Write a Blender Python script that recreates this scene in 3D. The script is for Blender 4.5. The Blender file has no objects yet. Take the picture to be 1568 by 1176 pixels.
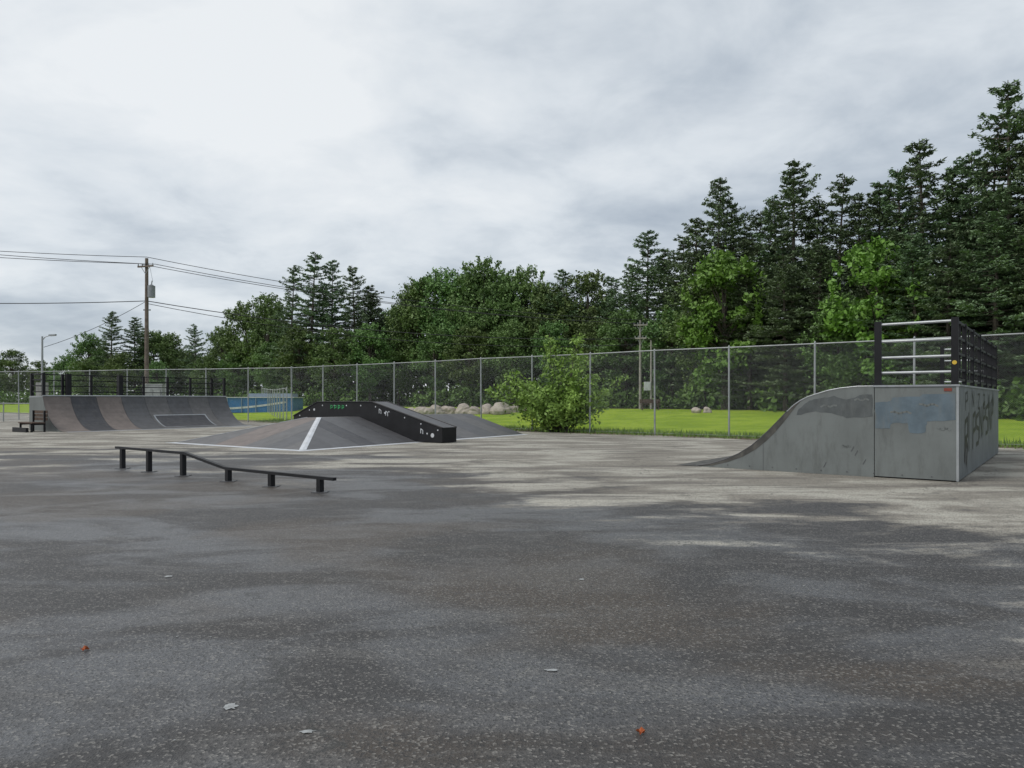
import bpy, math, random
import numpy as np
from mathutils import Vector
random.seed(7); rs=np.random.RandomState(11)
scene=bpy.context.scene

# ------------------------------------------------------------ node helpers
class NT:
    def __init__(s,tree): s.t=tree; s.n=tree.nodes; s.l=tree.links
    def new(s,typ,**kw):
        n=s.n.new(typ)
        for k,v in kw.items(): setattr(n,k,v)
        return n
    def link(s,a,b): s.l.new(a,b)
    def val(s,sock,v):
        if hasattr(v,'is_output') or isinstance(v,bpy.types.NodeSocket): s.l.new(v,sock)
        else: sock.default_value=v
    def math(s,op,a,b=None,c=None,clamp=False):
        n=s.new('ShaderNodeMath',operation=op); n.use_clamp=clamp
        s.val(n.inputs[0],a)
        if b is not None: s.val(n.inputs[1],b)
        if c is not None: s.val(n.inputs[2],c)
        return n.outputs[0]
    def mix(s,f,a,b,blend='MIX'):
        n=s.new('ShaderNodeMix',data_type='RGBA',blend_type=blend)
        s.val(n.inputs[0],f)
        s.val(n.inputs[6],a if not isinstance(a,tuple) else (a+(1,) if len(a)==3 else a))
        s.val(n.inputs[7],b if not isinstance(b,tuple) else (b+(1,) if len(b)==3 else b))
        return n.outputs[2]
    def noise(s,vec,scale,detail=4,rough=.55,dist=0):
        n=s.new('ShaderNodeTexNoise'); n.inputs['Scale'].default_value=scale
        n.inputs['Detail'].default_value=detail; n.inputs['Roughness'].default_value=rough
        n.inputs['Distortion'].default_value=dist
        if vec is not None: s.link(vec,n.inputs['Vector'])
        return n.outputs['Fac']
    def sstep(s,v,lo,hi):
        n=s.new('ShaderNodeMapRange',interpolation_type='SMOOTHSTEP')
        s.val(n.inputs['Value'],v); n.inputs['From Min'].default_value=lo; n.inputs['From Max'].default_value=hi
        return n.outputs['Result']
    def coord(s,which='Object'):
        return s.new('ShaderNodeTexCoord').outputs[which]
    def scale(s,vec,sc):
        n=s.new('ShaderNodeVectorMath',operation='MULTIPLY'); s.link(vec,n.inputs[0]); n.inputs[1].default_value=sc
        return n.outputs[0]

def new_mat(name):
    m=bpy.data.materials.new(name); m.use_nodes=True
    t=NT(m.node_tree); b=t.n['Principled BSDF']
    return m,t,b

def simple_mat(name,col,rough=.6,metal=0,var=.25,scale=3.0,bump=0.0,dirt=None,spec=.4,fine=40,dirtamt=.6):
    m,t,b=new_mat(name); c=t.coord()
    n1=t.noise(c,scale,4,.6); n2=t.noise(c,fine,2,.6)
    dark=tuple(x*(1-var) for x in col); lite=tuple(min(1,x*(1+var)) for x in col)
    f=t.sstep(n1,.3,.7); k=t.mix(f,dark,lite)
    k=t.mix(t.math('MULTIPLY',n2,.25),k,tuple(x*.6 for x in col))
    if dirt:
        st=t.noise(t.scale(c,(2.5,2.5,.6)),2.2,6,.7)
        k=t.mix(t.math('MULTIPLY',t.sstep(st,.46,.72),dirtamt),k,dirt)
    t.link(k,b.inputs['Base Color']); b.inputs['Roughness'].default_value=rough
    b.inputs['Metallic'].default_value=metal; b.inputs['Specular IOR Level'].default_value=spec
    if bump:
        bn=t.new('ShaderNodeBump'); bn.inputs['Strength'].default_value=bump; bn.inputs['Distance'].default_value=.02
        t.link(n2,bn.inputs['Height']); t.link(bn.outputs[0],b.inputs['Normal'])
    return m

# ------------------------------------------------------------ mesh builder
class MB:
    def __init__(s): s.v=[]; s.f=[]; s.m=[]; s.tint=[]
    def add(s,vs,fs,mat=0,tint=.5):
        o=len(s.v); s.v+= [tuple(p) for p in vs]; s.tint+=[tint]*len(vs)
        for f in fs: s.f.append(tuple(o+i for i in f)); s.m.append(mat)
    def quad(s,a,b,c,d,mat=0): s.add([a,b,c,d],[(0,1,2,3)],mat)
    def tube(s,p0,p1,r0,r1=None,n=8,mat=0,caps=True):
        if r1 is None: r1=r0
        p0=Vector(p0); p1=Vector(p1); d=(p1-p0)
        if d.length<1e-6: return
        d.normalize(); x=d.cross(Vector((0,0,1)))
        if x.length<1e-3: x=Vector((1,0,0))
        x.normalize(); y=d.cross(x)
        vs=[]
        for p,r in((p0,r0),(p1,r1)):
            for i in range(n):
                a=2*math.pi*i/n; vs.append(p+x*math.cos(a)*r+y*math.sin(a)*r)
        fs=[(i,(i+1)%n,n+(i+1)%n,n+i) for i in range(n)]
        if caps: fs+=[tuple(range(n-1,-1,-1)),tuple(range(n,2*n))]
        s.add(vs,fs,mat)
    def beam(s,p0,p1,w,h,mat=0):
        p0=Vector(p0); p1=Vector(p1); d=(p1-p0).normalized(); x=d.cross(Vector((0,0,1)))
        if x.length<1e-3: x=Vector((U[0],U[1],0))
        x.normalize(); y=x.cross(d)
        vs=[p+x*i*w/2+y*j*h/2 for p in(p0,p1) for i,j in((-1,-1),(1,-1),(1,1),(-1,1))]
        s.add(vs,[(0,1,5,4),(1,2,6,5),(2,3,7,6),(3,0,4,7),(3,2,1,0),(4,5,6,7)],mat)
    def box(s,o,dx,dy,dz,mat=0):
        o=Vector(o);dx=Vector(dx);dy=Vector(dy);dz=Vector(dz)
        vs=[o,o+dx,o+dx+dy,o+dy,o+dz,o+dx+dz,o+dx+dy+dz,o+dy+dz]
        s.add(vs,[(3,2,1,0),(4,5,6,7),(0,1,5,4),(1,2,6,5),(2,3,7,6),(3,0,4,7)],mat)
    def ribbon(s,pts,w,nrm,mat=0):
        nrm=Vector(nrm)
        for a,b in zip(pts[:-1],pts[1:]):
            a=Vector(a);b=Vector(b); d=(b-a)
            if d.length<1e-5: continue
            d.normalize(); x=nrm.cross(d)*w/2
            s.add([a-x-d*w*.3,a+x-d*w*.3,b+x+d*w*.3,b-x+d*w*.3],[(0,1,2,3)],mat)
    def leaves(s,C,size,aspect=.5,mat=1,tint=None,flat=0.0):
        N=len(C)
        n=rs.normal(size=(N,3)); n[:,2]=n[:,2]*(1)+flat*np.sign(n[:,2]); n/=np.linalg.norm(n,axis=1)[:,None]
        t=np.cross(n,rs.normal(size=(N,3))); t/=np.linalg.norm(t,axis=1)[:,None]; b=np.cross(n,t)
        sz=(size*(.6+.8*rs.rand(N)))[:,None]
        V=np.stack([C-t*sz,C+b*sz*aspect,C+t*sz,C-b*sz*aspect],1).reshape(-1,3)
        o=len(s.v); s.v+=V.tolist()
        F=(np.arange(N*4).reshape(-1,4)+o).tolist(); s.f+=F; s.m+=[mat]*N
        tt=np.repeat(tint if tint is not None else rs.rand(N),4); s.tint+=tt.tolist()
    def mesh(s,name,mats,smooth=False):
        me=bpy.data.meshes.new(name); me.from_pydata(s.v,[],s.f)
        for m in mats: me.materials.append(m)
        me.polygons.foreach_set('material_index',s.m)
        if smooth: me.polygons.foreach_set('use_smooth',[True]*len(s.f))
        at=me.color_attributes.new('tint','FLOAT_COLOR','POINT')
        c=np.ones((len(s.v),4),dtype=np.float32); c[:,:3]=np.array(s.tint,dtype=np.float32)[:,None]
        at.data.foreach_set('color',c.ravel()); me.update()
        return me
    def obj(s,name,mats,smooth=False,parent=None):
        return place(name,s.mesh(name,mats,smooth),parent=parent)
def place(name,me,loc=(0,0,0),rot=0,sc=(1,1,1),parent=None):
    o=bpy.data.objects.new(name,me); scene.collection.objects.link(o)
    o.location=loc; o.rotation_euler=(0,0,rot); o.scale=sc
    if parent: o.parent=parent
    return o

U=(-.824,.566); V=(.566,.824)     # main layout axes of the skate park

# ------------------------------------------------------------ terrain
FC=28.75
def q_of(x,y): return .62*x+.78*y-FC
def zg(x,y):
    t=min(1,max(0,(q_of(x,y)-5)/22)); return .75*t*t*(3-2*t)

def ground():
    c=np.sinh(np.linspace(-5.5,5.5,191))*12
    vs=[];fs=[];n=len(c)
    for j in range(n):
        for i in range(n):
            x=c[i];y=c[j]+40; vs.append((x,y,zg(x,y)))
    for j in range(n-1):
        for i in range(n-1):
            a=j*n+i; fs.append((a,a+1,a+n+1,a+n))
    m,t,b=new_mat('grass_and_dirt'); co=t.coord()
    sp=t.new('ShaderNodeSeparateXYZ'); t.link(co,sp.inputs[0])
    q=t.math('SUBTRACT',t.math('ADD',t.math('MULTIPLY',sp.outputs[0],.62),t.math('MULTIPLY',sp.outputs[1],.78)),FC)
    n1=t.noise(co,.35,5,.6); n2=t.noise(co,3.5,5,.7); n3=t.noise(co,30,2,.7)
    g=t.mix(t.sstep(n1,.38,.62),(.25,.37,.028),(.38,.50,.05))
    g=t.mix(t.math('MULTIPLY',t.sstep(n2,.35,.65),.55),g,(.17,.27,.025))
    g=t.mix(t.math('MULTIPLY',t.sstep(n3,.45,.7),.35),g,(.12,.20,.02))
    d=t.mix(t.sstep(n2,.3,.7),(.13,.095,.065),(.25,.20,.15))
    d=t.mix(t.sstep(n3,.5,.65),d,(.06,.07,.03))
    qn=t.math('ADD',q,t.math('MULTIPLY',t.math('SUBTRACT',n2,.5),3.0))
    k=t.mix(t.sstep(qn,.2,1.5),d,g)
    floor_shade=t.mix(n2,(.02,.022,.012),(.05,.045,.025))  # dark brown forest floor, with the shade beneath the trees put into its colour
    k=t.mix(t.sstep(qn,25,28),k,floor_shade)
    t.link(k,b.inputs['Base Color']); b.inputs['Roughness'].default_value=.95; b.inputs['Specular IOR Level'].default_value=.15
    bn=t.new('ShaderNodeBump'); bn.inputs['Strength'].default_value=.8; bn.inputs['Distance'].default_value=.08
    t.link(n3,bn.inputs['Height']); t.link(bn.outputs[0],b.inputs['Normal'])
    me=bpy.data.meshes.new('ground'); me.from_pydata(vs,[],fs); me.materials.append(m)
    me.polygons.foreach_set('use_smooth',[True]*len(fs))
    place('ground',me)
ground()

def asphalt():
    m,t,b=new_mat('asphalt'); co=t.coord()
    sp=t.new('ShaderNodeSeparateXYZ'); t.link(co,sp.inputs[0]); X=sp.outputs[0]; Y=sp.outputs[1]
    big=t.noise(t.scale(co,(.8,1.2,1)),.20,4,.55,.4); med=t.noise(t.scale(co,(.6,1.2,1)),.62,5,.6,.5)
    fin=t.noise(co,7,5,.7); fin2=t.noise(t.scale(co,(.5,1.4,1)),2.2,5,.65,.8)
    bx=t.math('MINIMUM',X,4.5); bx=t.math('MAXIMUM',bx,-4.0)
    e=t.math('ADD',Y,t.math('MULTIPLY',bx,1.45))
    e=t.math('SUBTRACT',e,13.0)
    e=t.math('ADD',e,t.math('MULTIPLY',t.math('SUBTRACT',big,.5),15))
    e=t.math('ADD',e,t.math('MULTIPLY',t.math('SUBTRACT',med,.5),24))
    e=t.math('ADD',e,t.math('MULTIPLY',t.math('SUBTRACT',fin2,.5),8))
    e=t.math('ADD',e,t.math('MULTIPLY',t.math('SUBTRACT',fin,.5),4))
    dry=t.sstep(e,-1.6,2.6)
    wet_sheen=t.sstep(med,.43,.59)
    dk=t.mix(wet_sheen,(.044,.041,.040),(.102,.103,.108))  # paler tone paints the sheen of smooth wet patches into the base colour
    dk=t.mix(t.math('MULTIPLY',t.sstep(big,.48,.58),.8),dk,(.072,.056,.042))
    dk=t.mix(t.math('MULTIPLY',t.sstep(fin2,.52,.68),.5),dk,(.135,.13,.125))
    lt=t.mix(t.sstep(med,.42,.60),(.26,.238,.20),(.47,.445,.38))
    st=t.noise(t.scale(co,(.25,1.7,1)),.9,5,.6)
    lt=t.mix(t.math('MULTIPLY',t.sstep(st,.51,.61),.75),lt,(.145,.13,.113))
    lt=t.mix(t.math('MULTIPLY',t.sstep(fin2,.52,.66),.45),lt,(.21,.185,.15))
    k=t.mix(dry,dk,lt)
    vo=t.new('ShaderNodeTexVoronoi'); vo.inputs['Scale'].default_value=85; t.link(co,vo.inputs['Vector'])
    rgb=t.new('ShaderNodeSeparateColor'); t.link(vo.outputs['Color'],rgb.inputs[0])
    k=t.mix(t.math('MULTIPLY',t.sstep(rgb.outputs[0],.74,1.0),.55),k,(.30,.285,.26))
    k=t.mix(t.math('MULTIPLY',t.sstep(rgb.outputs[1],.5,1.0),.7),k,(.022,.022,.023))
    v2=t.new('ShaderNodeTexVoronoi',feature='DISTANCE_TO_EDGE'); v2.inputs['Scale'].default_value=.22
    wp=t.new('ShaderNodeVectorMath',operation='ADD'); t.link(co,wp.inputs[0])
    nn=t.new('ShaderNodeTexNoise'); nn.inputs['Scale'].default_value=1.3; nn.inputs['Detail'].default_value=4; t.link(co,nn.inputs['Vector'])
    sc=t.new('ShaderNodeVectorMath',operation='SCALE'); t.link(nn.outputs['Color'],sc.inputs[0]); sc.inputs['Scale'].default_value=1.6
    t.link(sc.outputs[0],wp.inputs[1]); t.link(wp.outputs[0],v2.inputs['Vector'])
    crack=t.math('LESS_THAN',v2.outputs['Distance'],.0032)
    crack=t.math('MULTIPLY',crack,t.sstep(fin2,.42,.52))
    k=t.mix(t.math('MULTIPLY',crack,.6),k,(.035,.035,.033))
    t.link(k,b.inputs['Base Color'])
    r=t.math('ADD',t.math('MULTIPLY',dry,.35),t.math('SUBTRACT',.57,t.math('MULTIPLY',wet_sheen,.16)))
    t.link(r,b.inputs['Roughness']); b.inputs['Specular IOR Level'].default_value=.45
    bn=t.new('ShaderNodeBump'); bn.inputs['Strength'].default_value=.75; bn.inputs['Distance'].default_value=.006
    t.link(vo.outputs['Distance'],bn.inputs['Height'])
    t.link(bn.outputs[0],b.inputs['Normal'])
    edge=[]
    N=220
    for i in range(N+1):
        x=60-200*i/N; y=(FC-1.4-.62*x)/.78+.35*math.sin(x*1.3)+.25*math.sin(x*3.1+1)+random.uniform(-.15,.15)
        edge.append((x,y,.004))
    vs=edge+[(-140,-60,.004),(60,-60,.004)]
    me=bpy.data.meshes.new('asphalt'); me.from_pydata(vs,[],[tuple(range(len(vs)))[::-1]]); me.materials.append(m)
    place('asphalt_pavement',me)
asphalt()

# ------------------------------------------------------------ ramp materials
M_mauve=simple_mat('ramp_mauve',(.175,.145,.13),.55,var=.15,dirt=(.12,.105,.095))
M_dark=simple_mat('ramp_dark',(.050,.050,.056),.5,var=.2,dirt=(.095,.09,.085))
M_grey=simple_mat('ramp_grey',(.088,.088,.093),.5,var=.15,dirt=(.065,.063,.06))
M_grey2=simple_mat('ramp_grey2',(.112,.108,.108),.5,var=.15,dirt=(.075,.075,.07))
M_steel=simple_mat('steel_sheet',(.33,.35,.37),.45,metal=.3,var=.12,dirt=(.22,.21,.19))
M_white=simple_mat('pale_seam',(.58,.60,.63),.5,var=.1,dirt=(.38,.37,.35))
M_black=simple_mat('black_metal',(.012,.012,.014),.5,var=.3,spec=.3)
M_blacktop=simple_mat('ledge_top',(.09,.09,.095),.5,var=.15)
M_galv=simple_mat('galvanised',(.38,.40,.41),.45,metal=.4,var=.12)
M_side=simple_mat('painted_side',(.165,.18,.176),.6,var=.12,dirt=(.10,.106,.10),scale=.9,dirtamt=.6)
M_side2=simple_mat('painted_end',(.155,.17,.174),.6,var=.12,dirt=(.08,.085,.085),scale=1.4,dirtamt=.7)
M_blue=simple_mat('buff_blue',(.115,.155,.185),.55,var=.15,scale=4,dirt=(.15,.165,.165))
M_buff=simple_mat('buff_dark',(.095,.105,.107),.55,var=.15,scale=4,dirt=(.14,.15,.145))
M_green=simple_mat('spray_green',(.05,.35,.12),.6)
M_surf=simple_mat('ramp_worn',(.07,.068,.062),.6,var=.35,scale=5,dirt=(.14,.13,.11))
M_wood=simple_mat('old_wood',(.09,.06,.045),.8,var=.35,scale=6)

# ------------------------------------------------------------ right quarter pipe
def right_ramp():
    mb=MB()
    fd=Vector((.785,-.62,0)); sd=Vector((.62,.785,0)); J=Vector((7.22,14.16,0))
    Lw=9.0
    prof=[(-.0,1.82),(.30,1.82),(.646,1.785),(.87,1.74),(1.094,1.67),(1.27,1.61),(1.423,1.53),(1.56,1.43),(1.693,1.30),(1.86,1.12),(2.04,.93),(2.25,.72),(2.467,.53),(2.75,.345),(3.06,.20),(3.4,.085),(3.75,.015)]
    def P(s,w,z): return J-fd*s+sd*w+Vector((0,0,z))
    for w in(0,Lw):
        pts=[P(s,w,z) for s,z in prof]+[P(3.75,w,.006),P(0,w,.006)]
        mb.add(pts,[tuple(range(len(pts)))],0)
    for (s0,z0),(s1,z1) in zip(prof[:-1],prof[1:]):
        mb.quad(P(s0,0.03,z0+.01),P(s1,0.03,z1+.01),P(s1,Lw-.03,z1+.01),P(s0,Lw-.03,z0+.01),1)
    for (s0,z0),(s1,z1) in zip(prof[:-1],prof[1:]):
        mb.tube(P(s0,.0,z0),P(s1,.0,z1),.012,n=6,mat=5 if z0<1.4 else 2)
    band=[(s,z) for s,z in prof[6:]]
    for i,((s0,z0),(s1,z1)) in enumerate(zip(band[:-1],band[1:])):
        w0=.17*math.sin(math.pi*min(1,(i+.3)/len(band)));w1=.17*math.sin(math.pi*min(1,(i+1.3)/len(band)))
        mb.quad(P(s0,-.004,z0-.01),P(s1,-.004,z1-.01),P(s1-w1*.7,-.004,max(.02,z1-w1*.35-.01)),P(s0-w0*.7,-.004,max(.02,z0-w0*.35-.01)),1)
    mb.quad(P(3.73,-.02,.02),P(4.25,-.02,.008),P(4.25,Lw,.008),P(3.73,Lw,.02),1)
    D=1.44
    o=P(0,0,0)+fd*.012
    mb.box(o+Vector((0,0,.03)),fd*(D-.03),sd*Lw,Vector((0,0,1.77)),0)
    mb.box(o+fd*(D-.017)+Vector((0,0,.03)),fd*.005,sd*Lw,Vector((0,0,1.77)),10)
    mb.box(P(.02,-.02,1.802),fd*(D+.04),sd*(Lw+.04),Vector((0,0,.035)),3)
    mb.box(o+Vector((0,0,.007))+sd*.06,fd*(D-.08),sd*(Lw-.1),Vector((0,0,.022)),4)
    nr=-sd
    def F(s,z,off=.004): return J+fd*s-sd*off+Vector((0,0,z))
    mb.ribbon([F(D-.02,.03),F(D-.02,1.79)],.04,nr,2)
    mb.ribbon([F(-2.2,.02),F(-2.2,.72)],.008,nr,5)
    rr2=random.Random(3)
    def poly(pts,mat,off):
        out=[]
        for (a,b) in zip(pts,pts[1:]+pts[:1]):
            for k in range(4):
                t=k/4; out.append(F(a[0]+(b[0]-a[0])*t+rr2.uniform(-.012,.012),a[1]+(b[1]-a[1])*t+rr2.uniform(-.012,.012),off))
        mb.add(out,[tuple(range(len(out)))],mat)
    poly([(.03,.98),(.03,1.50),(.30,1.52),(.33,1.60),(.8,1.60),(.85,1.66),(1.38,1.66),(1.38,1.16),(.92,1.14),(.9,.92),(.62,.9),(.6,1.1),(.3,1.08),(.28,.98)],6,.004)
    poly([(-1.28,1.50),(-1.15,1.56),(-.75,1.62),(-.5,1.55),(-.2,1.66),(-.03,1.66),(-.03,1.22),(-.5,1.18),(-.8,1.28),(-1.1,1.30),(-1.5,1.22),(-1.45,1.36)],7,.004)
    for (s,z,l) in((-1.0,1.42,.3),(-.35,1.55,.25),(.3,1.3,.35),(.8,1.45,.3),(1.1,1.0,.2),(-.6,.6,.15)):
        mb.ribbon([F(s+l*i/5,z+.02*math.sin(i*2+s),.007) for i in range(6)],.035,nr,0)
    for (s,z) in((-.35,.42),(-.42,.5),(-.95,.15),(-.2,.25)):
        mb.ribbon([F(s,z,.006),F(s+.05,z+.10,.006)],.012,nr,5)
    for i in range(9):
        c=F(-3+ i*.5,.08,.0); mb.tube(c,c-sd*.008,.014,n=6,mat=5)
    mb.box(F(1.2,1.71,.006),fd*.13,-sd*.003,Vector((0,0,.06)),8)
    n2=fd
    def E(w,z): return J+fd*(D+.004)+sd*w+Vector((0,0,z))
    for ww in(2.2,4.6,7): mb.ribbon([E(ww,.03),E(ww,1.79)],.02,n2,5)
    r=random.Random(4)
    glyph=[[(0,0),(.05,.5),(.3,.55),(.32,.3),(.05,.25)],[(.0,.0),(.15,.55),(.3,0)],[(0,.5),(.3,.5),(0,.02),(.3,0)],[(0,0),(0,.55)],[(.3,.5),(0,.45),(.02,.28),(.3,.25),(.28,.02),(0,.0)],[(0,.55),(.02,0),(.3,.03)],[(0,0),(0,.5),(.3,0),(.3,.5)]]
    for k in range(9):
        w=.9+k*.72; z0=.45+.05*k+r.uniform(-.04,.04); gph=glyph[r.randrange(len(glyph))]
        mb.ribbon([E(w+a*1.6,z0+b*1.35) for a,b in gph],.10,n2,4)
    for k in range(6):
        w=1.0+k*1.2; z0=1.32+r.random()*.1; gph=glyph[r.randrange(len(glyph))]
        mb.ribbon([E(w+a*1.2,z0+b*.65) for a,b in gph],.045,n2,4)
    mb.ribbon([E(.9,.35),E(1.1,.75),E(1.35,.6),E(1.2,.3)],.17,n2,4)
    for k in range(3):
        c=E(1.0+k*.14,.42); mb.ribbon([c,c-Vector((0,0,.16+.08*k))],.025,n2,4)
    top=3.1; base=1.84
    def R(s,w): return J+fd*s+sd*w
    z=Vector((0,0,1))
    for s in(.06,D-.07):
        mb.beam(R(s,.07)+z*base,R(s,.07)+z*top,.12,.12,4)
        mb.box(R(s-.1,-.0)+z*base,fd*.2,sd*.2,z*.012,4)
    for zz in(3.04,2.70,2.38,2.08):
        mb.tube(R(.06,.07)+z*zz,R(D-.07,.07)+z*zz,.026,n=8,mat=2)
    n=7
    for i in range(n):
        w=.07+(Lw-.14)*i/(n-1)
        mb.beam(R(D-.07,w)+z*(base-.25),R(D-.07,w)+z*top,.085,.085,4)
    for zz in(3.05,2.74,2.44,2.14,1.94):
        mb.beam(R(D-.07,.07)+z*zz,R(D-.07,Lw-.07)+z*zz,.045,.045,4)
    for i in range(n-1):
        w=.07+(Lw-.14)*(i+.5)/(n-1)
        mb.beam(R(D-.07,w)+z*1.94,R(D-.07,w)+z*3.05,.03,.03,4)
    mb.beam(R(.06,Lw-.07)+z*base,R(.06,Lw-.07)+z*top,.1,.1,4)
    for zz in(3.04,2.70,2.38,2.08):
        mb.tube(R(.06,Lw-.07)+z*zz,R(D-.07,Lw-.07)+z*zz,.024,n=8,mat=2)
    mb.tube(R(D-.07,.01)+z*2.25,R(D-.07,-.0)+z*2.25,.04,n=12,mat=9)
    red=simple_mat('sticker',(.25,.06,.04),.5); yel=simple_mat('yellow_sticker',(.6,.4,.05),.5)
    mb.obj('quarter_pipe_ramp',[M_side,M_surf,M_galv,M_steel,M_black,M_grey,M_blue,M_buff,red,yel,M_side2])
right_ramp()

# ------------------------------------------------------------ left quarter pipe
def left_ramp():
    mb=MB(); O=Vector((-21.2,33.7,0)); u=Vector((U[0],U[1],0)); v=Vector((V[0],V[1],0)); z=Vector((0,0,1))
    W=10.1; S=2.4; H=1.70; R=(S*S+H*H)/(2*H)
    def prof(s): return R-math.sqrt(max(0,R*R-s*s))
    def P(s,b,off=0): return O+u*s+v*b+z*(prof(s)+.012+off)
    cols=[0,1,0,2,3,2,3,2]
    n=14
    for k,c in enumerate(cols):
        b0=W*k/8+.006;b1=W*(k+1)/8-.006
        for i in range(n):
            mb.quad(P(S*i/n,b0),P(S*i/n,b1),P(S*(i+1)/n,b1),P(S*(i+1)/n,b0),c)
    mb.quad(O-u*.35+z*.007,O-u*.35+v*W+z*.007,O+v*W+z*.02,O+z*.02,4)
    for (b0,b1,s0,s1,off,c) in((5.2,8.3,.55,1.75,.006,4),(5.28,8.22,.60,1.70,.012,1)):
        for i in range(6):
            a=s0+(s1-s0)*i/6; bb=s0+(s1-s0)*(i+1)/6
            mb.quad(P(a,b0,off),P(a,b1,off),P(bb,b1,off),P(bb,b0,off),c)
    for b in(0,W):
        pts=[O+u*(S*i/n)+v*b+z*prof(S*i/n) for i in range(n+1)]+[O+u*3.9+v*b+z*H,O+u*3.9+v*b]
        mb.add(pts,[tuple(range(len(pts)))],6)
    mb.box(O+u*S+z*(H-.03),u*1.5,v*W,z*.07,4)
    mb.quad(O+u*3.9,O+u*3.9+v*W,O+u*3.9+v*W+z*H,O+u*3.9+z*H,6)
    mb.tube(O+u*S+z*(H+.04),O+u*S+v*W+z*(H+.04),.035,n=8,mat=7)
    T=H+1.18
    for b in(.08,W-.08):
        for s in(2.5,3.8): mb.beam(O+u*s+v*b+z*H,O+u*s+v*b+z*T,.13,.13,8)
        for zz in(.25,.55,.85,1.14): mb.beam(O+u*2.5+v*b+z*(H+zz),O+u*3.8+v*b+z*(H+zz),.05,.05,8)
    for i in range(8):
        b=.08+(W-.16)*i/7
        mb.beam(O+u*3.8+v*b+z*(H-.3),O+u*3.8+v*b+z*T,.11,.11,8)
    for b in(1.7,4.35):
        mb.beam(O+u*3.6+v*b+z*H,O+u*3.6+v*b+z*(T+.02),.22,.22,8)
    for zz in(.25,.55,.85,1.14): mb.beam(O+u*3.8+v*.08+z*(H+zz),O+u*3.8+v*(W-.08)+z*(H+zz),.045,.045,8)
    mb.obj('quarter_pipe_ramp',[M_mauve,M_dark,M_grey,M_grey2,M_steel,M_white,M_side,M_galv,M_black])
    mb=MB(); C=O+u*1.0-v*.75
    for k in range(4): mb.box(C+v*(-.28+k*.15)+z*.42,u*1.5,v*.13,z*.05,0)
    for k in range(3): mb.box(C+v*.36+z*(.55+k*.17),u*1.5,v*.04,z*.14,0)
    for s in(.12,1.32):
        mb.box(C+u*s-v*.26,u*.07,v*.07,z*.42,1); mb.box(C+u*s+v*.29,u*.07,v*.07,z*1.03,1)
        mb.box(C+u*s-v*.26+z*.34,u*.07,v*.6,z*.075,1)
    mb.box(C-v*.45+u*.2+z*.0,u*1.5,v*.12,z*.22,1)
    mb.obj('park_bench',[M_wood,M_black])
left_ramp()

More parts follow.
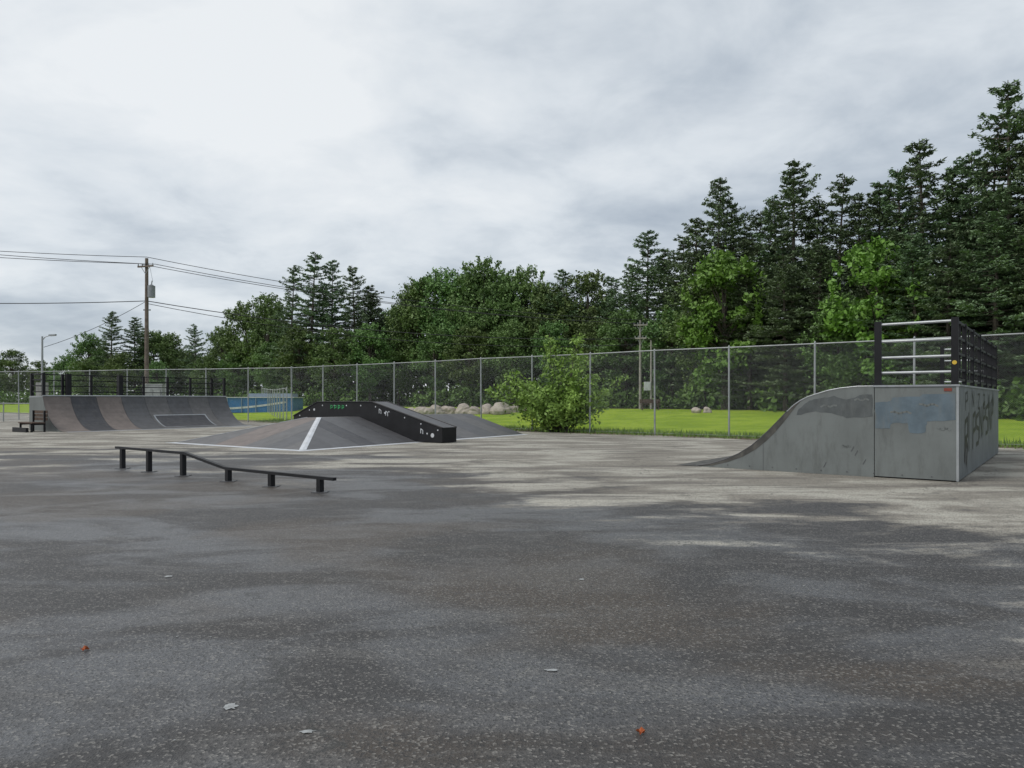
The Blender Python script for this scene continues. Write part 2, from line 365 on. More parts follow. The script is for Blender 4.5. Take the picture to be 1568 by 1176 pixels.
# ------------------------------------------------------------ fun box (pyramid) with ledge
def funbox():
    mb=MB(); O=Vector((-6.38,21.6,0)); u=Vector((U[0],U[1],0)); v=Vector((V[0],V[1],0)); z=Vector((0,0,1))
    def P(a,b,h): return O+u*a+v*b+z*h
    A1,A2,B,H,AL,BL=3.0,3.7,3.2,.88,6.9,12.2
    f=lambda b: A1*min(1,b/B); f2=lambda b:(AL-A2)*min(1,b/B)
    g=lambda a: B*min(1,a/A1) if a<A2 else B*(AL-a)/(AL-A2)
    bs=[0,1.25,2.4,B,4.4,5.6,6.8,8.0,9.2,10.4,11.4,BL]
    cs=[2,2,1,2,2,3,2,3,2,3,2]
    e=.004
    for i in range(len(bs)-1):
        b0=bs[i]+e;b1=bs[i+1]-e
        mb.quad(P(0,b0,.01),P(0,b1,.01),P(f(b1),b1,.01+H*f(b1)/A1),P(f(b0),b0,.01+H*f(b0)/A1),cs[i])
        mb.quad(P(AL,b0,.01),P(AL,b1,.01),P(AL-f2(b1),b1,.01+H*min(1,b1/B)),P(AL-f2(b0),b0,.01+H*min(1,b0/B)),cs[i])
    as_=[0,1.0,2.0,A1,A2,4.6,5.8,AL]; ca=[3,2,3,0,0,3,3]
    for i in range(len(as_)-1):
        a0=as_[i]+e;a1=as_[i+1]-e
        mb.quad(P(a0,0,.01),P(a1,0,.01),P(a1,g(a1),.01+H*g(a1)/B),P(a0,g(a0),.01+H*g(a0)/B),ca[i])
    mb.quad(P(A1,B,H+.01),P(A2,B,H+.01),P(A2,BL,H+.01),P(A1,BL,H+.01),3)
    mb.add([P(0,BL,.0),P(A1,BL,H),P(A2,BL,H),P(AL,BL,0)],[(0,1,2,3)],6)
    w=.27
    mb.quad(P(-w,-w,.008),P(AL+w,-w,.008),P(AL,0,.016),P(0,0,.016),5)
    mb.quad(P(-w,-w,.0075),P(0,0,.016),P(0,BL,.016),P(-w,BL,.0075),5)
    mb.quad(P(AL+w,-w,.0078),P(AL,0,.016),P(AL,BL,.016),P(AL+w,BL,.0078),4)
    hp=.11
    mb.add([P(0,0,.02),P(0,hp*1.4,.02),P(A1,B+.1,H+.022),P(A1,B,H+.026)],[(0,1,2,3)],5)
    mb.add([P(0,0,.02),P(A1,B,H+.026),P(A1+.15,B,H+.022),P(hp*1.4,0,.02)],[(0,1,2,3)],5)
    mb.add([P(AL,0,.02),P(A2,B,H+.024),P(A2-.07,B,H+.02),P(AL-.07,0,.018)],[(0,1,2,3)],4)
    mb.obj('skate_pyramid',[M_mauve,M_dark,M_grey,M_grey2,M_steel,M_white,M_side])
    mb=MB()
    pr=[(-1.2,.55),(2.25,1.46),(5.4,1.46),(6.9,.88)]
    b0,b1=5.15,5.95
    for b in(b0,b1):
        pts=[P(-1.2,b,.02)]+[P(a,b,h) for a,h in pr]+[P(6.9,b,.02)]
        mb.add(pts,[tuple(range(len(pts)))],0)
    for (a0,h0),(a1,h1) in zip(pr[:-1],pr[1:]):
        mb.quad(P(a0,b0,h0),P(a0,b1,h0),P(a1,b1,h1),P(a1,b0,h1),0)
        mb.quad(P(a0,b0+.05,h0+.006),P(a0,b1-.05,h0+.006),P(a1,b1-.05,h1+.006),P(a1,b0+.05,h1+.006),1)
        mb.tube(P(a0,b0,h0),P(a1,b0,h1),.03,n=6,mat=0); mb.tube(P(a0,b1,h0),P(a1,b1,h1),.03,n=6,mat=0)
    mb.quad(P(-1.2,b0,.02),P(-1.2,b1,.02),P(-1.2,b1,.55),P(-1.2,b0,.55),0)
    mb.quad(P(6.9,b0,.02),P(6.9,b1,.02),P(6.9,b1,.88),P(6.9,b0,.88),0)
    def hh(a):
        for (a0,h0),(a1,h1) in zip(pr[:-1],pr[1:]):
            if a0<=a<=a1: return h0+(h1-h0)*(a-a0)/(a1-a0)
    for a in(-1.0,-.2,.6,1.4,2.1,2.9,3.7,4.4,5.1,5.9,6.5):
        c=P(a,b0,hh(a)-.14); mb.tube(c,c-v*.006,.028,n=8,mat=2)
    for a,h,rr in((-.75,.27,.08),(-.5,.33,.03),(1.6,1.05,.04),(5.6,1.15,.05)):
        c=P(a,b0,h); mb.tube(c,c-v*.008,rr,n=12,mat=2)
    n=-v; y=b0-.012
    def L(a,h): return P(a,y,h)
    x=4.6
    for ch in range(4):
        x0=x-ch*.22
        mb.ribbon([L(x0,1.19),L(x0,1.33)],.035,n,3); mb.ribbon([L(x0,1.33),L(x0-.1,1.31),L(x0-.1,1.24),L(x0,1.22)],.03,n,3)
    for a,h in((1.9,1.12),(1.55,1.04),(-.2,.42)):
        mb.ribbon([L(a,h-.08),L(a,h+.08),L(a-.1,h+.02),L(a-.1,h-.1)],.03,n,2)
    mb.obj('grind_ledge',[M_black,M_blacktop,M_white,M_green])
funbox()

# ------------------------------------------------------------ kinked flat rail
def rail():
    mb=MB(); P=[(-8.72,15.9),(-7.77,15.2),(-6.67,14.4),(-5.36,13.42),(-4.28,12.63),(-3.20,11.84)]
    top=[.47,.47,.47,.25,.25,.25]
    pts=[(-8.95,16.07,.47)]+[(-6.62,14.36,.47),(-5.42,13.46,.25)]+[(-2.90,11.61,.25)]
    for a,b in zip(pts[:-1],pts[1:]): mb.beam(a,b,.075,.05,0)
    for p in pts[1:-1]: mb.tube((p[0],p[1],p[2]-.025),(p[0],p[1],p[2]+.026),.037,n=10,mat=0)
    for (x,y),h in zip(P,top):
        mb.beam((x,y,.012),(x,y,h-.02),.09,.09,0)
        mb.box((x-.13,y-.1,.006),(.26,0,0),(0,.2,0),(0,0,.01),1)
    mb.obj('grind_rail',[M_black,M_grey])
rail()

# ------------------------------------------------------------ chain link fences
def link_mat():
    m,t,b=new_mat('chain_link'); uv=t.coord('UV')
    sp=t.new('ShaderNodeSeparateXYZ'); t.link(uv,sp.inputs[0]); x,y=sp.outputs[0],sp.outputs[1]
    def w(v):
        p=t.math('PINGPONG',v,.035); return t.math('LESS_THAN',p,.0012)
    k=t.math('MAXIMUM',w(t.math('ADD',x,y)),w(t.math('SUBTRACT',x,y)))
    b.inputs['Base Color'].default_value=(.36,.38,.39,1); b.inputs['Metallic'].default_value=.0; b.inputs['Roughness'].default_value=.5
    tr=t.new('ShaderNodeBsdfTransparent'); mx=t.new('ShaderNodeMixShader')
    t.link(k,mx.inputs[0]); t.link(tr.outputs[0],mx.inputs[1]); t.link(b.outputs[0],mx.inputs[2])
    t.link(mx.outputs[0],t.n['Material Output'].inputs[0])
    return m
M_link=link_mat()
M_post=simple_mat('fence_post',(.32,.34,.34),.5,metal=.2,var=.15)
def fence(name,p0,p1,h,sp,rails=(0,),pr=.04):
    p0=Vector(p0);p1=Vector(p1); L=(p1-p0).length; n=max(1,round(L/sp)); mb=MB()
    uvq=[]; rf=random.Random(int(L*10))
    tops=[]
    for i in range(n+1):
        p=p0.lerp(p1,i/n); g=zg(p.x,p.y); tx,ty=rf.uniform(-.03,.03),rf.uniform(-.03,.03)
        tops.append((p.x+tx,p.y+ty,g+h+rf.uniform(-.02,.02)))
        mb.tube((p.x,p.y,g-.1),(p.x+tx,p.y+ty,g+h+.03),pr,n=8); mb.tube((p.x+tx,p.y+ty,g+h+.03),(p.x+tx,p.y+ty,g+h+.09),pr*1.2,.01,n=8)
    for i in range(n):
        p=p0.lerp(p1,i/n); g=zg(p.x,p.y); q=p0.lerp(p1,(i+1)/n); g2=zg(q.x,q.y)
        mb.tube(tops[i],tops[i+1],.028,n=6)
        for r in rails:
            if r: mb.tube((p.x,p.y,g+r),(q.x,q.y,g2+r),.022,n=6)
        mb.tube((p.x,p.y,g+.08),(q.x,q.y,g2+.08),.006,n=4)
        mb.quad((p.x,p.y,g+.04),(q.x,q.y,g2+.04),tops[i+1],tops[i],1)
        uvq.append((len(mb.f)-1,L*i/n,L*(i+1)/n))
    ob=mb.obj(name,[M_post,M_link]); me=ob.data; uv=me.uv_layers.new(name='UVMap')
    for fi,a,b in uvq:
        ls=me.polygons[fi].loop_indices
        for li,c in zip(ls,((a,0),(b,0),(b,h),(a,h))): uv.data[li].uv=c
fence('chain_link_fence',(22.1,18.9,0),(-14.8,47.7,0),3.7,3.38)
fence('chain_link_fence',(-14.8,47.7,0),(-64,62,0),3.7,3.4)
fence('chain_link_fence',(-16.5,52,0),(-30,85,0),2.4,3.2)
fence('chain_link_fence',(-30,50,0),(-62,50,0),1.3,3.0,(.6,))

# ------------------------------------------------------------ foliage
def leaf_mat(name,dark,lite,hue=.04,vr=.5):
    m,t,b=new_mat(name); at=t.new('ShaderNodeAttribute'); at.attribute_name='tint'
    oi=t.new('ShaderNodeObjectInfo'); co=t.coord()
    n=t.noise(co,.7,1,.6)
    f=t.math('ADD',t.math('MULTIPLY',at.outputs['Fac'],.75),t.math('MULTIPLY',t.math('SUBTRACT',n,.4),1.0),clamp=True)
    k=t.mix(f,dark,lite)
    hs=t.new('ShaderNodeHueSaturation'); t.link(k,hs.inputs['Color'])
    t.link(t.math('ADD',.5-hue/2,t.math('MULTIPLY',oi.outputs['Random'],hue)),hs.inputs['Hue'])
    t.link(t.math('ADD',1-vr/2,t.math('MULTIPLY',oi.outputs['Random'],vr)),hs.inputs['Value'])
    t.link(hs.outputs[0],b.inputs['Base Color']); b.inputs['Roughness'].default_value=.55; b.inputs['Specular IOR Level'].default_value=.35
    return m
M_bark=simple_mat('bark',(.10,.085,.07),.9,var=.35,scale=5)
M_pine=leaf_mat('pine_needles',(.062,.102,.052),(.19,.27,.135),vr=.45)
M_oak=leaf_mat('broad_leaves',(.060,.108,.034),(.18,.28,.085),.05,vr=.6)
M_bright=leaf_mat('young_leaves',(.07,.135,.024),(.18,.30,.055),.02)
M_shrub=leaf_mat('shrub_leaves',(.05,.10,.022),(.16,.27,.06))

def pine(H,R,seed,dens=1.0,start=.10):
    global rs; rs=np.random.RandomState(seed); r=random.Random(seed); mb=MB()
    bx,by=r.uniform(-.5,.5),r.uniform(-.5,.5)
    axis=lambda t:(bx*t*t,by*t*t)
    K=10
    for i in range(K):
        t0=i/K;t1=(i+1)/K; a=axis(t0);b=axis(t1)
        mb.tube((a[0],a[1],t0*H),(b[0],b[1],t1*H),.28*(1-t0)+.02,.28*(1-t1)+.02,n=7,caps=False)
    C=[];T=[]; zc=start*H; i=0
    while zc<H*.985:
        t=zc/H; x0,y0=axis(t)
        prof=min(1.0,1.35*(1-t)**.62) if t>.3 else .75+.6*t
        lr=R*max(.10,prof)*r.uniform(.65,1.12); k=r.choice([4,5,5,6]) if t<.93 else 4
        ph=r.uniform(0,6.28)
        for j in range(k):
            if r.random()<.12: continue
            an=ph+6.283*j/k+r.uniform(-.35,.35); L=lr*r.choice([.5,.75,.95,1.1,1.35])*r.uniform(.85,1.1)
            z0=zc+r.uniform(-.2,.2)
            rise=.02+.75*max(0,t-.45)
            sagk=r.uniform(.1,.3)
            def pt(s): return np.array([x0+math.cos(an)*L*s,y0+math.sin(an)*L*s,z0+L*(rise*s+sagk*s*s-sagk*s*1.05)])
            mb.tube(pt(0),pt(.5),.05,.035,n=3,caps=False); mb.tube(pt(.5),pt(.97),.035,.012,n=3,caps=False)
            nt=max(4,int(L*3.2))
            for q in range(nt):
                s=.2+.8*(q+r.random())/nt; sdn=1 if q%2 else -1
                l2=(.34*L*(1.12-s)+.16)*r.uniform(.7,1.25); a2=an+sdn*r.uniform(.5,1.05)
                p=pt(s); n=int((8+l2*15)*dens); ss=rs.rand(n)
                base=p+np.stack([np.cos(a2)*l2*ss,np.sin(a2)*l2*ss,.12*l2*ss],1)+rs.normal(size=(n,3))*np.array([.09,.09,.055])
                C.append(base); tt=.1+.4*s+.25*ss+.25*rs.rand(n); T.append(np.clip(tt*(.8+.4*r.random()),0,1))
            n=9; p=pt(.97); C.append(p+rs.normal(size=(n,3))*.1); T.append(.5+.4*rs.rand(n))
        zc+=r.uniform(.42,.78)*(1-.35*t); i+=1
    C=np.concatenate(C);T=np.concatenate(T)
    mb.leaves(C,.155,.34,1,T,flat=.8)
    return mb.mesh('pine_mesh',[M_bark,M_pine],False)

def decid(H,R,seed,mat,nc=46,cr=1.25,leaf=.15,per=360,low=.14):
    global rs; rs=np.random.RandomState(seed); r=random.Random(seed); mb=MB()
    th=H*.5
    mb.tube((0,0,-.2),(0,0,th),.26,.16,n=8,caps=False); mb.tube((0,0,th),(.2,.1,H*.85),.16,.04,n=6,caps=False)
    cz=H*(.5+low/2); hz=H*(.5-low/2)
    C=[];T=[]
    for i in range(nc):
        while True:
            p=np.array([r.uniform(-1,1) for _ in range(3)]); d=np.linalg.norm(p)
            if .45<d<1: break
        w=1.0-.3*max(0,p[2])
        c=np.array([p[0]*(R-cr*.6)*w,p[1]*(R-cr*.6)*w,cz+p[2]*(hz-cr*.7)])
        if i==0: c=np.array([.2,.1,H-cr*.8])
        rad=cr*r.uniform(.5,1.25)
        f=min(.8,max(.18,c[2]/H*.75)); mb.tube((0,0,H*f),tuple(c),.07,.02,n=4,caps=False)
        n=int(per*(rad/cr)**2); d=rs.normal(size=(n,3)); d/=np.linalg.norm(d,axis=1)[:,None]
        lump=1+.3*np.sin(d[:,0]*5+i)+.28*np.sin(d[:,1]*6+i*2)+.2*np.sin(d[:,2]*7+i)
        rr=rad*lump*(.5+.6*rs.rand(n)); q=c+d*rr[:,None]*np.array([1,1,.72])
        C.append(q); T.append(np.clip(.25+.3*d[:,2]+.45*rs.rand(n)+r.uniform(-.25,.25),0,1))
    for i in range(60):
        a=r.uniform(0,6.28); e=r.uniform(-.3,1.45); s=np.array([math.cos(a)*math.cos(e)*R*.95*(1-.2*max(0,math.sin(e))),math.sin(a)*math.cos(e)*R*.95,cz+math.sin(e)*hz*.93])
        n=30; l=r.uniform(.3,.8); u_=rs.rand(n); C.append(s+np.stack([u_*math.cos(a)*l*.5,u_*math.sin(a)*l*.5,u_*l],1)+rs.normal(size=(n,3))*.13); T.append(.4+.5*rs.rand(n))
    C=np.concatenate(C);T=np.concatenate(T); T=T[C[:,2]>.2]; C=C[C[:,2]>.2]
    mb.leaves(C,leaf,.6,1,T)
    return mb.mesh('broadleaf_mesh',[M_bark,mat],False)

pines=[pine(20,R,s) for s,R in((1,4.2),(2,3.8),(3,4.5),(4,4.0))]
oaks=[decid(16,4.1,s,M_oak) for s in(11,12,13)]
brights=[decid(11,2.9,s,M_bright,nc=38,cr=.8,per=280,low=.1) for s in(21,22)]

# (slope, distance, height, kind)
T=[(-.76,150,12,'o'),(-.703,150,11.5,'o'),(-.665,148,9,'o'),(-.629,140,9.5,'o'),(-.597,128,12.9,'o'),(-.565,125,16.5,'p'),(-.531,128,15.8,'p'),(-.505,130,13.5,'o'),(-.480,130,13,'o'),(-.445,125,14.1,'p'),
(-.408,118,13,'o'),(-.374,110,16,'o'),(-.344,106,16.6,'o'),(-.312,98,19.5,'p'),(-.284,95,20.6,'p'),(-.254,96,19.7,'p'),(-.220,95,18.9,'p'),(-.200,98,15.5,'p'),(-.183,104,14,'o'),(-.155,102,14.5,'o'),
(-.128,93,16.9,'o'),(-.098,92,17.7,'o'),(-.070,90,16.8,'o'),(-.041,88,18.4,'o'),(-.012,88,17,'o'),(.020,88,17.3,'o'),(.047,86,15.2,'o'),(.074,84,16.2,'p'),(.108,83,15.8,'o'),(.142,80,14.8,'p'),
(.165,78,15.8,'p'),(.190,75,18.6,'p'),(.215,73,16.4,'p'),(.240,70,16.8,'p'),(.261,66,17.6,'p'),(.287,64,20.9,'p'),(.316,64,18.8,'p'),(.346,62,17.3,'p'),(.372,60,17.9,'p'),(.396,58,20.3,'p'),(.424,58,17,'p'),
(.456,56,18.5,'p'),(.486,55,16.6,'p'),(.518,54,17.3,'p'),(.550,52,17.9,'p'),(.582,50,19.1,'p'),(.612,49,17,'p'),(.642,48,17.6,'p'),(.670,46,18.3,'p'),(.702,45,20.9,'p'),(.735,44,19.4,'p'),(.78,43,19,'p'),(.84,42,18,'p'),(.92,41,19,'p'),(1.0,40,18,'p')]
rr=random.Random(5)
def tree(kind,x,y,h,wide=1.0):
    if kind=='p': me=rr.choice(pines); base=20; nm='pine_tree'
    elif kind=='b': me=rr.choice(brights); base=11; nm='maple_tree'
    else: me=rr.choice(oaks); base=16; nm='oak_tree'
    s=h/base; w=s**.6*wide*rr.uniform(.9,1.12)
    place(nm,me,(x,y,zg(x,y)-.05),rr.uniform(0,6.28),(w,w,s))
for t,D,h,k in T:
    tree(k,t*D,D,h)
for t,D,h,k in T[::2]:
    t2=t+rr.uniform(.008,.02); D2=D+rr.uniform(5,8); tree(k,t2*D2,D2,h*rr.uniform(.8,.93),1.25)
for t,D,h,k in [(.300,57,12.6,'b'),(.335,56,11.5,'p'),(.27,60,11.5,'o'),(.516,47,11.3,'b'),(.545,48,9.5,'b'),(.613,43,10.5,'p'),(.385,52,11.5,'p'),(.43,51,12.5,'p'),(.46,49,8.2,'o'),(.68,41,12,'p'),(.57,45,11.5,'p'),(.225,67,9.5,'o'),(.16,72,10,'o'),
   (.12,77,9.5,'o'),(.06,79,9.5,'o'),(.0,82,10,'o'),(-.06,84,9.5,'o'),(-.11,87,10,'o'),(-.16,92,9,'o'),(-.2,90,10.5,'o'),(-.25,90,10,'o'),(-.3,93,10.5,'o'),(-.34,100,9,'o'),(-.39,108,8,'o'),(-.43,116,8,'o'),(-.5,122,7.5,'o'),(-.55,120,9,'o'),(-.6,122,8,'o'),(.74,40,11,'p'),(.8,39,9,'o')]:
    tree(k,t*D,D,h)

def mass(name,items,mat,leaf,per):
    global rs; rs=np.random.RandomState(77); mb=MB(); C=[];TT=[]
    r=random.Random(9)
    for (x,y,z,rad,hz) in items:
        n=per; d=rs.normal(size=(n,3)); d/=np.linalg.norm(d,axis=1)[:,None]
        a=r.uniform(0,6); lump=1+.25*np.sin(d[:,0]*5+a)+.25*np.sin(d[:,1]*6+a)
        q=np.array([x,y,z])+d*(rad*lump*(.6+.45*rs.rand(n)))[:,None]*np.array([1,1,hz])
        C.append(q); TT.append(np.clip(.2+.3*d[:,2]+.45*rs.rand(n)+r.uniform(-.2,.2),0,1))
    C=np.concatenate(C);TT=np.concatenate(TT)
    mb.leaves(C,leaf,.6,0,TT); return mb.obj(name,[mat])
items=[]; r=random.Random(31)
ts=[i[0] for i in T]; ds=[i[1] for i in T]
def line(t): return float(np.interp(t,ts,ds))
for i in range(150):
    t=-.74+1.75*i/149*.9; D=line(t)-r.uniform(3,7)
    x=t*D; items.append((x,D,zg(x,D)+r.uniform(.2,1.2),r.uniform(1.1,2.1)*(D/75)**.5,r.uniform(.7,1.1)))
mass('forest_undergrowth',items,M_shrub,.2,280)
items=[]
for i in range(130):
    t=-.85+1.95*i/129; D=line(t)+r.uniform(3,9); x=t*D
    for zz in(2,5.5):
        items.append((x+r.uniform(-1,1),D+r.uniform(-1,2),zz+r.uniform(-.6,.6),r.uniform(2.0,2.8),1.0))
mass('distant_trees',items,M_shrub,.45,120)

def bush():
    global rs; rs=np.random.RandomState(5); r=random.Random(8); mb=MB(); C=[];TT=[]
    for i in range(46):
        an=r.uniform(0,6.28); rd=abs(r.gauss(0,.55)); tall=(r.uniform(2.8,4.7) if i<12 else r.uniform(.9,2.7))
        lean=r.uniform(.5,2.1) if tall<2.8 else r.uniform(0,.95)
        b=np.array([math.cos(an)*rd*.5,math.sin(an)*rd*.5,0]); e=b+np.array([math.cos(an)*lean*1.35,math.sin(an)*lean,tall])
        mid=(b+e)/2+np.array([0,0,.25]); mb.tube(tuple(b),tuple(mid),.028,.018,n=4,caps=False); mb.tube(tuple(mid),tuple(e),.018,.005,n=4,caps=False)
        for j in range(7):
            s=.25+.75*(j+r.random())/7; c=(b+(mid-b)*s*2) if s<.5 else mid+(e-mid)*(s*2-1); n=int(62*(1.1-s*.7)); sp=.34*(1.12-s)+.07
            q=c+rs.normal(size=(n,3))*np.array([sp,sp,sp*.75]); C.append(q)
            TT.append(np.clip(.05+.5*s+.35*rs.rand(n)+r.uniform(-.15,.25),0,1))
    C=np.concatenate(C);TT=np.concatenate(TT); k=C[:,2]>.03; mb.leaves(C[k],.085,.5,1,TT[k])
    M=leaf_mat('sapling_leaves',(.09,.16,.03),(.27,.42,.08),.0,vr=.0)
    place('bush',mb.mesh('bush',[M_bark,M]),(2.25,34.4,0),0,(1.15,1,1.04))
bush()

def tufts():
    global rs; rs=np.random.RandomState(3); mb=MB(); n=14000
    s=rs.rand(n); x=22-40*s+rs.normal(size=n)*.3; qq=rs.choice([-.9,.0,.6,2.0],n,p=[.2,.35,.25,.2])+rs.normal(size=n)*.45
    y=(FC+qq-.62*x)/.78; a=rs.rand(n)*6.28; h=.07+.20*rs.rand(n)**2.2; w=.018
    lx=rs.normal(size=n)*.05; ly=rs.normal(size=n)*.05
    V0=np.stack([x-np.cos(a)*w,y-np.sin(a)*w,0*x],1); V1=np.stack([x+np.cos(a)*w,y+np.sin(a)*w,0*x],1); V2=np.stack([x+lx,y+ly,h],1)
    mb.v=np.stack([V0,V1,V2],1).reshape(-1,3).tolist(); mb.f=np.arange(3*n).reshape(-1,3).tolist(); mb.m=[0]*n; mb.tint=np.repeat(rs.rand(n),3).tolist()
    mb.obj('grass_tufts',[M_bright])
tufts()

# ------------------------------------------------------------ boulders
M_rock=simple_mat('boulder_stone',(.40,.35,.30),.9,var=.2,scale=2,bump=.6)
def rock(x,y,sx,sy,sz,seed):
    import bmesh
    bm=bmesh.new(); bmesh.ops.create_icosphere(bm,subdivisions=3,radius=1)
    r=np.random.RandomState(seed); ph=r.rand(6)*6
    for v in bm.verts:
        c=v.co; k=1+.14*math.sin(c.x*3+ph[0])+.12*math.sin(c.y*4+ph[1])+.1*math.sin(c.z*5+ph[2])+.05*math.sin(c.x*9+c.z*8+ph[3])
        v.co=Vector((c.x*sx*k,c.y*sy*k,max(-.5,c.z)*sz*k))
    me=bpy.data.meshes.new('boulder'); bm.to_mesh(me); bm.free(); me.materials.append(M_rock)
    place('boulder',me,(x,y,zg(x,y)+sz*.35),r.rand()*6)
for i,(t,D,s) in enumerate([(-.175,62,.45),(-.160,60,.55),(-.143,60,.5),(-.123,58,.62),(-.106,60,.62),(-.088,61,.55),(-.068,60,.62),(-.052,59,.5),(-.036,59,.55),(-.016,58,.75),(.006,60,.55),(.022,62,.45),(.26,52,.35),(.275,52,.28)]):
    rock(t*D,D,s*1.2,s,s*.95,i+3)

# ------------------------------------------------------------ poles & lines
M_pole=simple_mat('pole_wood',(.16,.13,.105),.85,var=.3,scale=4)
M_pole2=simple_mat('pole_weathered',(.30,.28,.26),.85,var=.2,scale=4)
M_wire=simple_mat('wire',(.03,.03,.035),.6)
M_tr=simple_mat('transformer_grey',(.25,.27,.28),.5)
def pole(x,y,h,arms,name='utility_pole',trans=False,r0=.16,mat=None,meter=False):
    mb=MB(); g=zg(x,y)
    mb.tube((x,y,g-.2),(x,y,h),r0,r0*.65,n=12)
    for za,ln in arms:
        c=Vector((x,y-.18,za)); d=Vector((.94,-.3,0))*ln/2
        mb.beam(c-d,c+d,.10,.12,0)
        for k in(-.95,-.4,.4,.95):
            p=c+d*k; mb.tube(p+Vector((0,0,.06)),p+Vector((0,0,.22)),.05,.03,n=8,mat=1)
        mb.beam(c+Vector((0,0,-.6)),c+d*.6,.03,.03,1); mb.beam(c+Vector((0,0,-.6)),c-d*.6,.03,.03,1)
    if trans:
        p=Vector((x+.42,y-.1,h-2.6)); mb.tube(p-Vector((0,0,.45)),p+Vector((0,0,.45)),.27,n=16,mat=1); mb.tube(p+Vector((0,0,.45)),p+Vector((0,0,.55)),.2,.1,n=12,mat=1)
        mb.tube(p+Vector((0,0,.5)),p+Vector((.05,0,.85)),.04,n=8,mat=1); mb.tube(p+Vector((.1,0,.8)),(x+.3,y-.1,h-.7),.012,n=4,mat=1)
        mb.beam((x-.25,y,h-4.0),(x+.3,y,h-4.0),.08,.1,1)
    if meter:
        mb.box((x-.62,y-.2,2.35),(.55,0,0),(0,.18,0),(0,0,.75),2); mb.box((x-.7,y-.02,2.6),(.8,0,0),(0,.05,0),(0,0,.08),0)
    return mb.obj(name,[mat or M_pole,M_tr,M_white],False)
pole(-28.3,55,12.5,[(11.85,1.5)],trans=True,r0=.18)
pole(11.2,62,8.5,[(8.05,1.2),(6.9,1.0)],r0=.13,mat=M_pole2)
pole(12.05,61.5,6.7,[],r0=.11,mat=M_pole2,meter=True)
def wire(mb,a,b,sag,r=.022,n=18):
    a=Vector(a);b=Vector(b); pr=a
    for i in range(1,n+1):
        s=i/n; p=a.lerp(b,s)-Vector((0,0,4*sag*s*(1-s))); mb.tube(pr,p,r,n=4,caps=False); pr=p
mb=MB()
for dx,z0,z1,zl in((-.65,12.1,8.2,13.9),(.65,12.05,8.15,13.2),(.0,12.6,8.5,13.6)):
    wire(mb,(-28.3+dx,55,z0),(11.2+dx*.8,62,z1),.8)
    wire(mb,(-28.3+dx,55,z0),(-58,48,zl),.4)
wire(mb,(-28.3,55,9.2),(11.2,62,6.9),1.0,.03); wire(mb,(-28.3,55,9.2),(-58,48,9.0),.5,.03)
wire(mb,(-28.3,55,9.2),(-39.7,60.2,6.0),.3)
wire(mb,(-28.3,55,9.0),(11.2,62,6.4),1.3)
mb.obj('power_line',[M_wire])
mb=MB(); x,y=-39.7,60
mb.tube((x,y,0),(x,y,6.9),.11,.07,n=10)
pp=[(x,y,6.55),(x+.25,y,6.85),(x+.65,y,6.98)]
for a,b in zip(pp[:-1],pp[1:]): mb.tube(a,b,.035,n=8)
mb.box((x+.6,y-.12,6.93),(.55,0,.04),(0,.24,0),(0,0,.12),0); mb.box((x+.68,y-.09,6.915),(.4,0,.03),(0,.18,0),(0,0,.02),1)
mb.box((x-.35,y-.3,0),(.75,0,0),(0,.5,0),(0,0,3.0),2)
mb.obj('street_lamp',[M_galv,M_white,simple_mat('concrete',(.3,.3,.28),.8)])
mb=MB(); mb.box((-26.2,50.6,0),(1.2,.1,0),(-.06,.7,0),(0,0,2.6),0); mb.box((-26.26,50.55,2.6),(1.32,.11,0),(-.06,.8,0),(0,0,.08),0)
mb.box((-26.1,50.58,.3),(.48,.04,0),(0,-.02,0),(0,0,2.0),1); mb.box((-25.57,50.62,.3),(.48,.04,0),(0,-.02,0),(0,0,2.0),1)
mb.obj('electrical_cabinet',[simple_mat('cabinet',(.36,.38,.36),.6),simple_mat('cabinet_door',(.33,.35,.33),.6)])
# low blue pool enclosure wall with a pale wave band
mb=MB(); X0,Y0=-30.2,74
mb.box((X0,Y0,.2),(7.2,.52,0),(-.4,5,0),(0,0,1.55),0)
mb.box((X0-.12,Y0-.12,1.75),(7.44,.54,0),(-.4,5.3,0),(0,0,.08),2)
mb.box((X0+2.2,Y0+1.2,1.83),(4.6,.33,0),(-.3,3,0),(0,0,.38),1)
mb.ribbon([(X0+.1+.45*i,Y0-.02+.0325*i,.62+.75*(i/15)**1.6) for i in range(15)],.2,(0,-1,0),2)
for k in range(5): mb.box((X0+.5+1.45*k,Y0+.0+.105*k,.2),(.06,0,0),(0,-.05,0),(0,0,1.55),1)
mb.obj('pool_enclosure',[simple_mat('blue_wall',(.04,.16,.38),.5,var=.1),simple_mat('awning',(.24,.30,.36),.6,var=.15),M_white])
mb=MB(); x,y=10.5,58; g=zg(x,y)
mb.box((x,y,g+.42),(1.7,0,0),(0,.4,0),(0,0,.05),0); mb.box((x,y+.42,g+.55),(1.7,0,0),(0,.05,0),(0,0,.35),0)
for k in(.15,1.45): mb.box((x+k,y+.05,g),(.07,0,0),(0,.07,0),(0,0,.42),0); mb.box((x+k,y+.36,g),(.07,0,0),(0,.06,0),(0,0,.9),0)
mb.obj('park_bench',[M_wood])

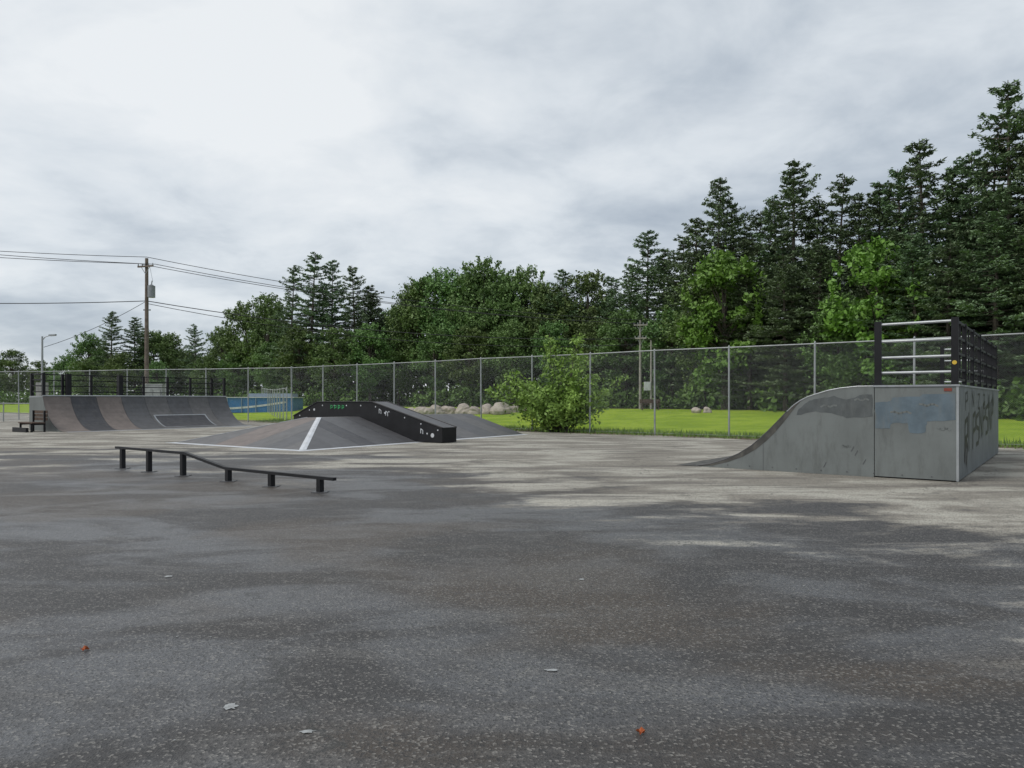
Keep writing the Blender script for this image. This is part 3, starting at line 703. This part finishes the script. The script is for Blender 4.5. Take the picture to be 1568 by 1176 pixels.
# ------------------------------------------------------------ litter on the asphalt
M_leafo=simple_mat('dead_leaf',(.45,.12,.04),.7); M_spot=simple_mat('paint_splash',(.33,.34,.34),.7,var=.25,scale=30)
def dead_leaf(x,y,s,rot):
    vs=[(0,0,.012)];n=10
    for i in range(n):
        a=6.283*i/n; k=s*(1 if i%2 else .62); vs.append((math.cos(a)*k,math.sin(a)*k*.8,.01+.012*((i*7)%3)))
    me=bpy.data.meshes.new('leaf'); me.from_pydata(vs,[],[(0,i+1,(i+1)%n+1) for i in range(n)]); me.materials.append(M_leafo)
    place('fallen_leaf',me,(x,y,0),rot)
dead_leaf(-2.63,4.37,.03,1); dead_leaf(.595,3.28,.026,2.4)
mb=MB(); r=random.Random(12)
def splat(x,y,a,b):
    n=16; v=[(x+math.cos(6.283*i/n)*a*r.uniform(.5,1.15),y+math.sin(6.283*i/n)*b*r.uniform(.5,1.15),.0085) for i in range(n)]
    mb.add(v,[tuple(range(n))],0)
splat(-1.42,3.57,.05,.04); splat(.23,4.05,.045,.02); splat(.6,6.1,.03,.03); splat(-.95,3.3,.04,.02); splat(-3.0,6.2,.04,.03)
for i in range(60):
    y=r.uniform(2.9,13); x=r.uniform(-.7,.7)*y; s=r.uniform(.004,.010); splat(x,y,s,s)
mb.obj('paint_specks',[M_spot])

# ------------------------------------------------------------ world
w=bpy.data.worlds.new('World'); scene.world=w; w.use_nodes=True; t=NT(w.node_tree); t.n.clear()
SUN_EL=math.radians(50); SUN_AZ=math.radians(-115)
sky=t.new('ShaderNodeTexSky',sky_type='NISHITA'); sky.sun_disc=False; sky.sun_elevation=SUN_EL; sky.sun_rotation=SUN_AZ
bg1=t.new('ShaderNodeBackground'); t.link(sky.outputs[0],bg1.inputs[0]); bg1.inputs[1].default_value=.1
g=t.new('ShaderNodeTexCoord').outputs['Generated']; sp=t.new('ShaderNodeSeparateXYZ'); t.link(g,sp.inputs[0])
X,Y,Z=sp.outputs; zz=t.math('ADD',t.math('MAXIMUM',Z,0.0),.24)
cx=t.math('DIVIDE',X,zz); cy=t.math('DIVIDE',Y,zz); cb=t.new('ShaderNodeCombineXYZ'); t.link(cx,cb.inputs[0]); t.link(cy,cb.inputs[1]); cb.inputs[2].default_value=3.7
n1=t.noise(cb.outputs[0],.85,5,.5,.45); n2=t.noise(t.scale(cb.outputs[0],(1,1.1,1)),3.0,5,.58,.25); n3=t.noise(cb.outputs[0],.3,1,.5)
f=t.math('ADD',t.math('MULTIPLY',n1,.74),t.math('MULTIPLY',n2,.40))
f=t.math('ADD',f,t.math('MULTIPLY',n3,.30))
f=t.math('ADD',f,t.math('MULTIPLY',X,-.12))
cr=t.new('ShaderNodeValToRGB'); t.link(f,cr.inputs[0]); e=cr.color_ramp.elements
e[0].position=.54; e[0].color=(.42,.48,.555,1); e[1].position=.86; e[1].color=(.90,.93,.95,1)
k=e.new(.63); k.color=(.55,.61,.675,1); k=e.new(.74); k.color=(.75,.80,.845,1)
bg2=t.new('ShaderNodeBackground'); t.link(cr.outputs[0],bg2.inputs[0]); bg2.inputs[1].default_value=1.0
mx=t.new('ShaderNodeMixShader'); mx.inputs[0].default_value=.9
t.link(bg1.outputs[0],mx.inputs[1]); t.link(bg2.outputs[0],mx.inputs[2])
out=t.new('ShaderNodeOutputWorld'); t.link(mx.outputs[0],out.inputs[0])

sl=bpy.data.lights.new('sun','SUN'); sl.energy=1.5; sl.angle=math.radians(18); sl.color=(1,.96,.9)
so=bpy.data.objects.new('sun',sl); scene.collection.objects.link(so)
dv=Vector((math.sin(SUN_AZ)*math.cos(SUN_EL),math.cos(SUN_AZ)*math.cos(SUN_EL),math.sin(SUN_EL)))
so.rotation_euler=dv.to_track_quat('Z','Y').to_euler()

cam=bpy.data.cameras.new('camera'); co=bpy.data.objects.new('camera',cam); scene.collection.objects.link(co)
co.location=(0,0,1.55); co.rotation_euler=(math.radians(90),0,0)
cam.sensor_width=36; cam.lens=24.96; cam.shift_y=.0153; cam.clip_end=4000; cam.clip_start=.05
scene.camera=co
scene.view_settings.view_transform='Standard'; scene.view_settings.look='None'; scene.view_settings.exposure=0
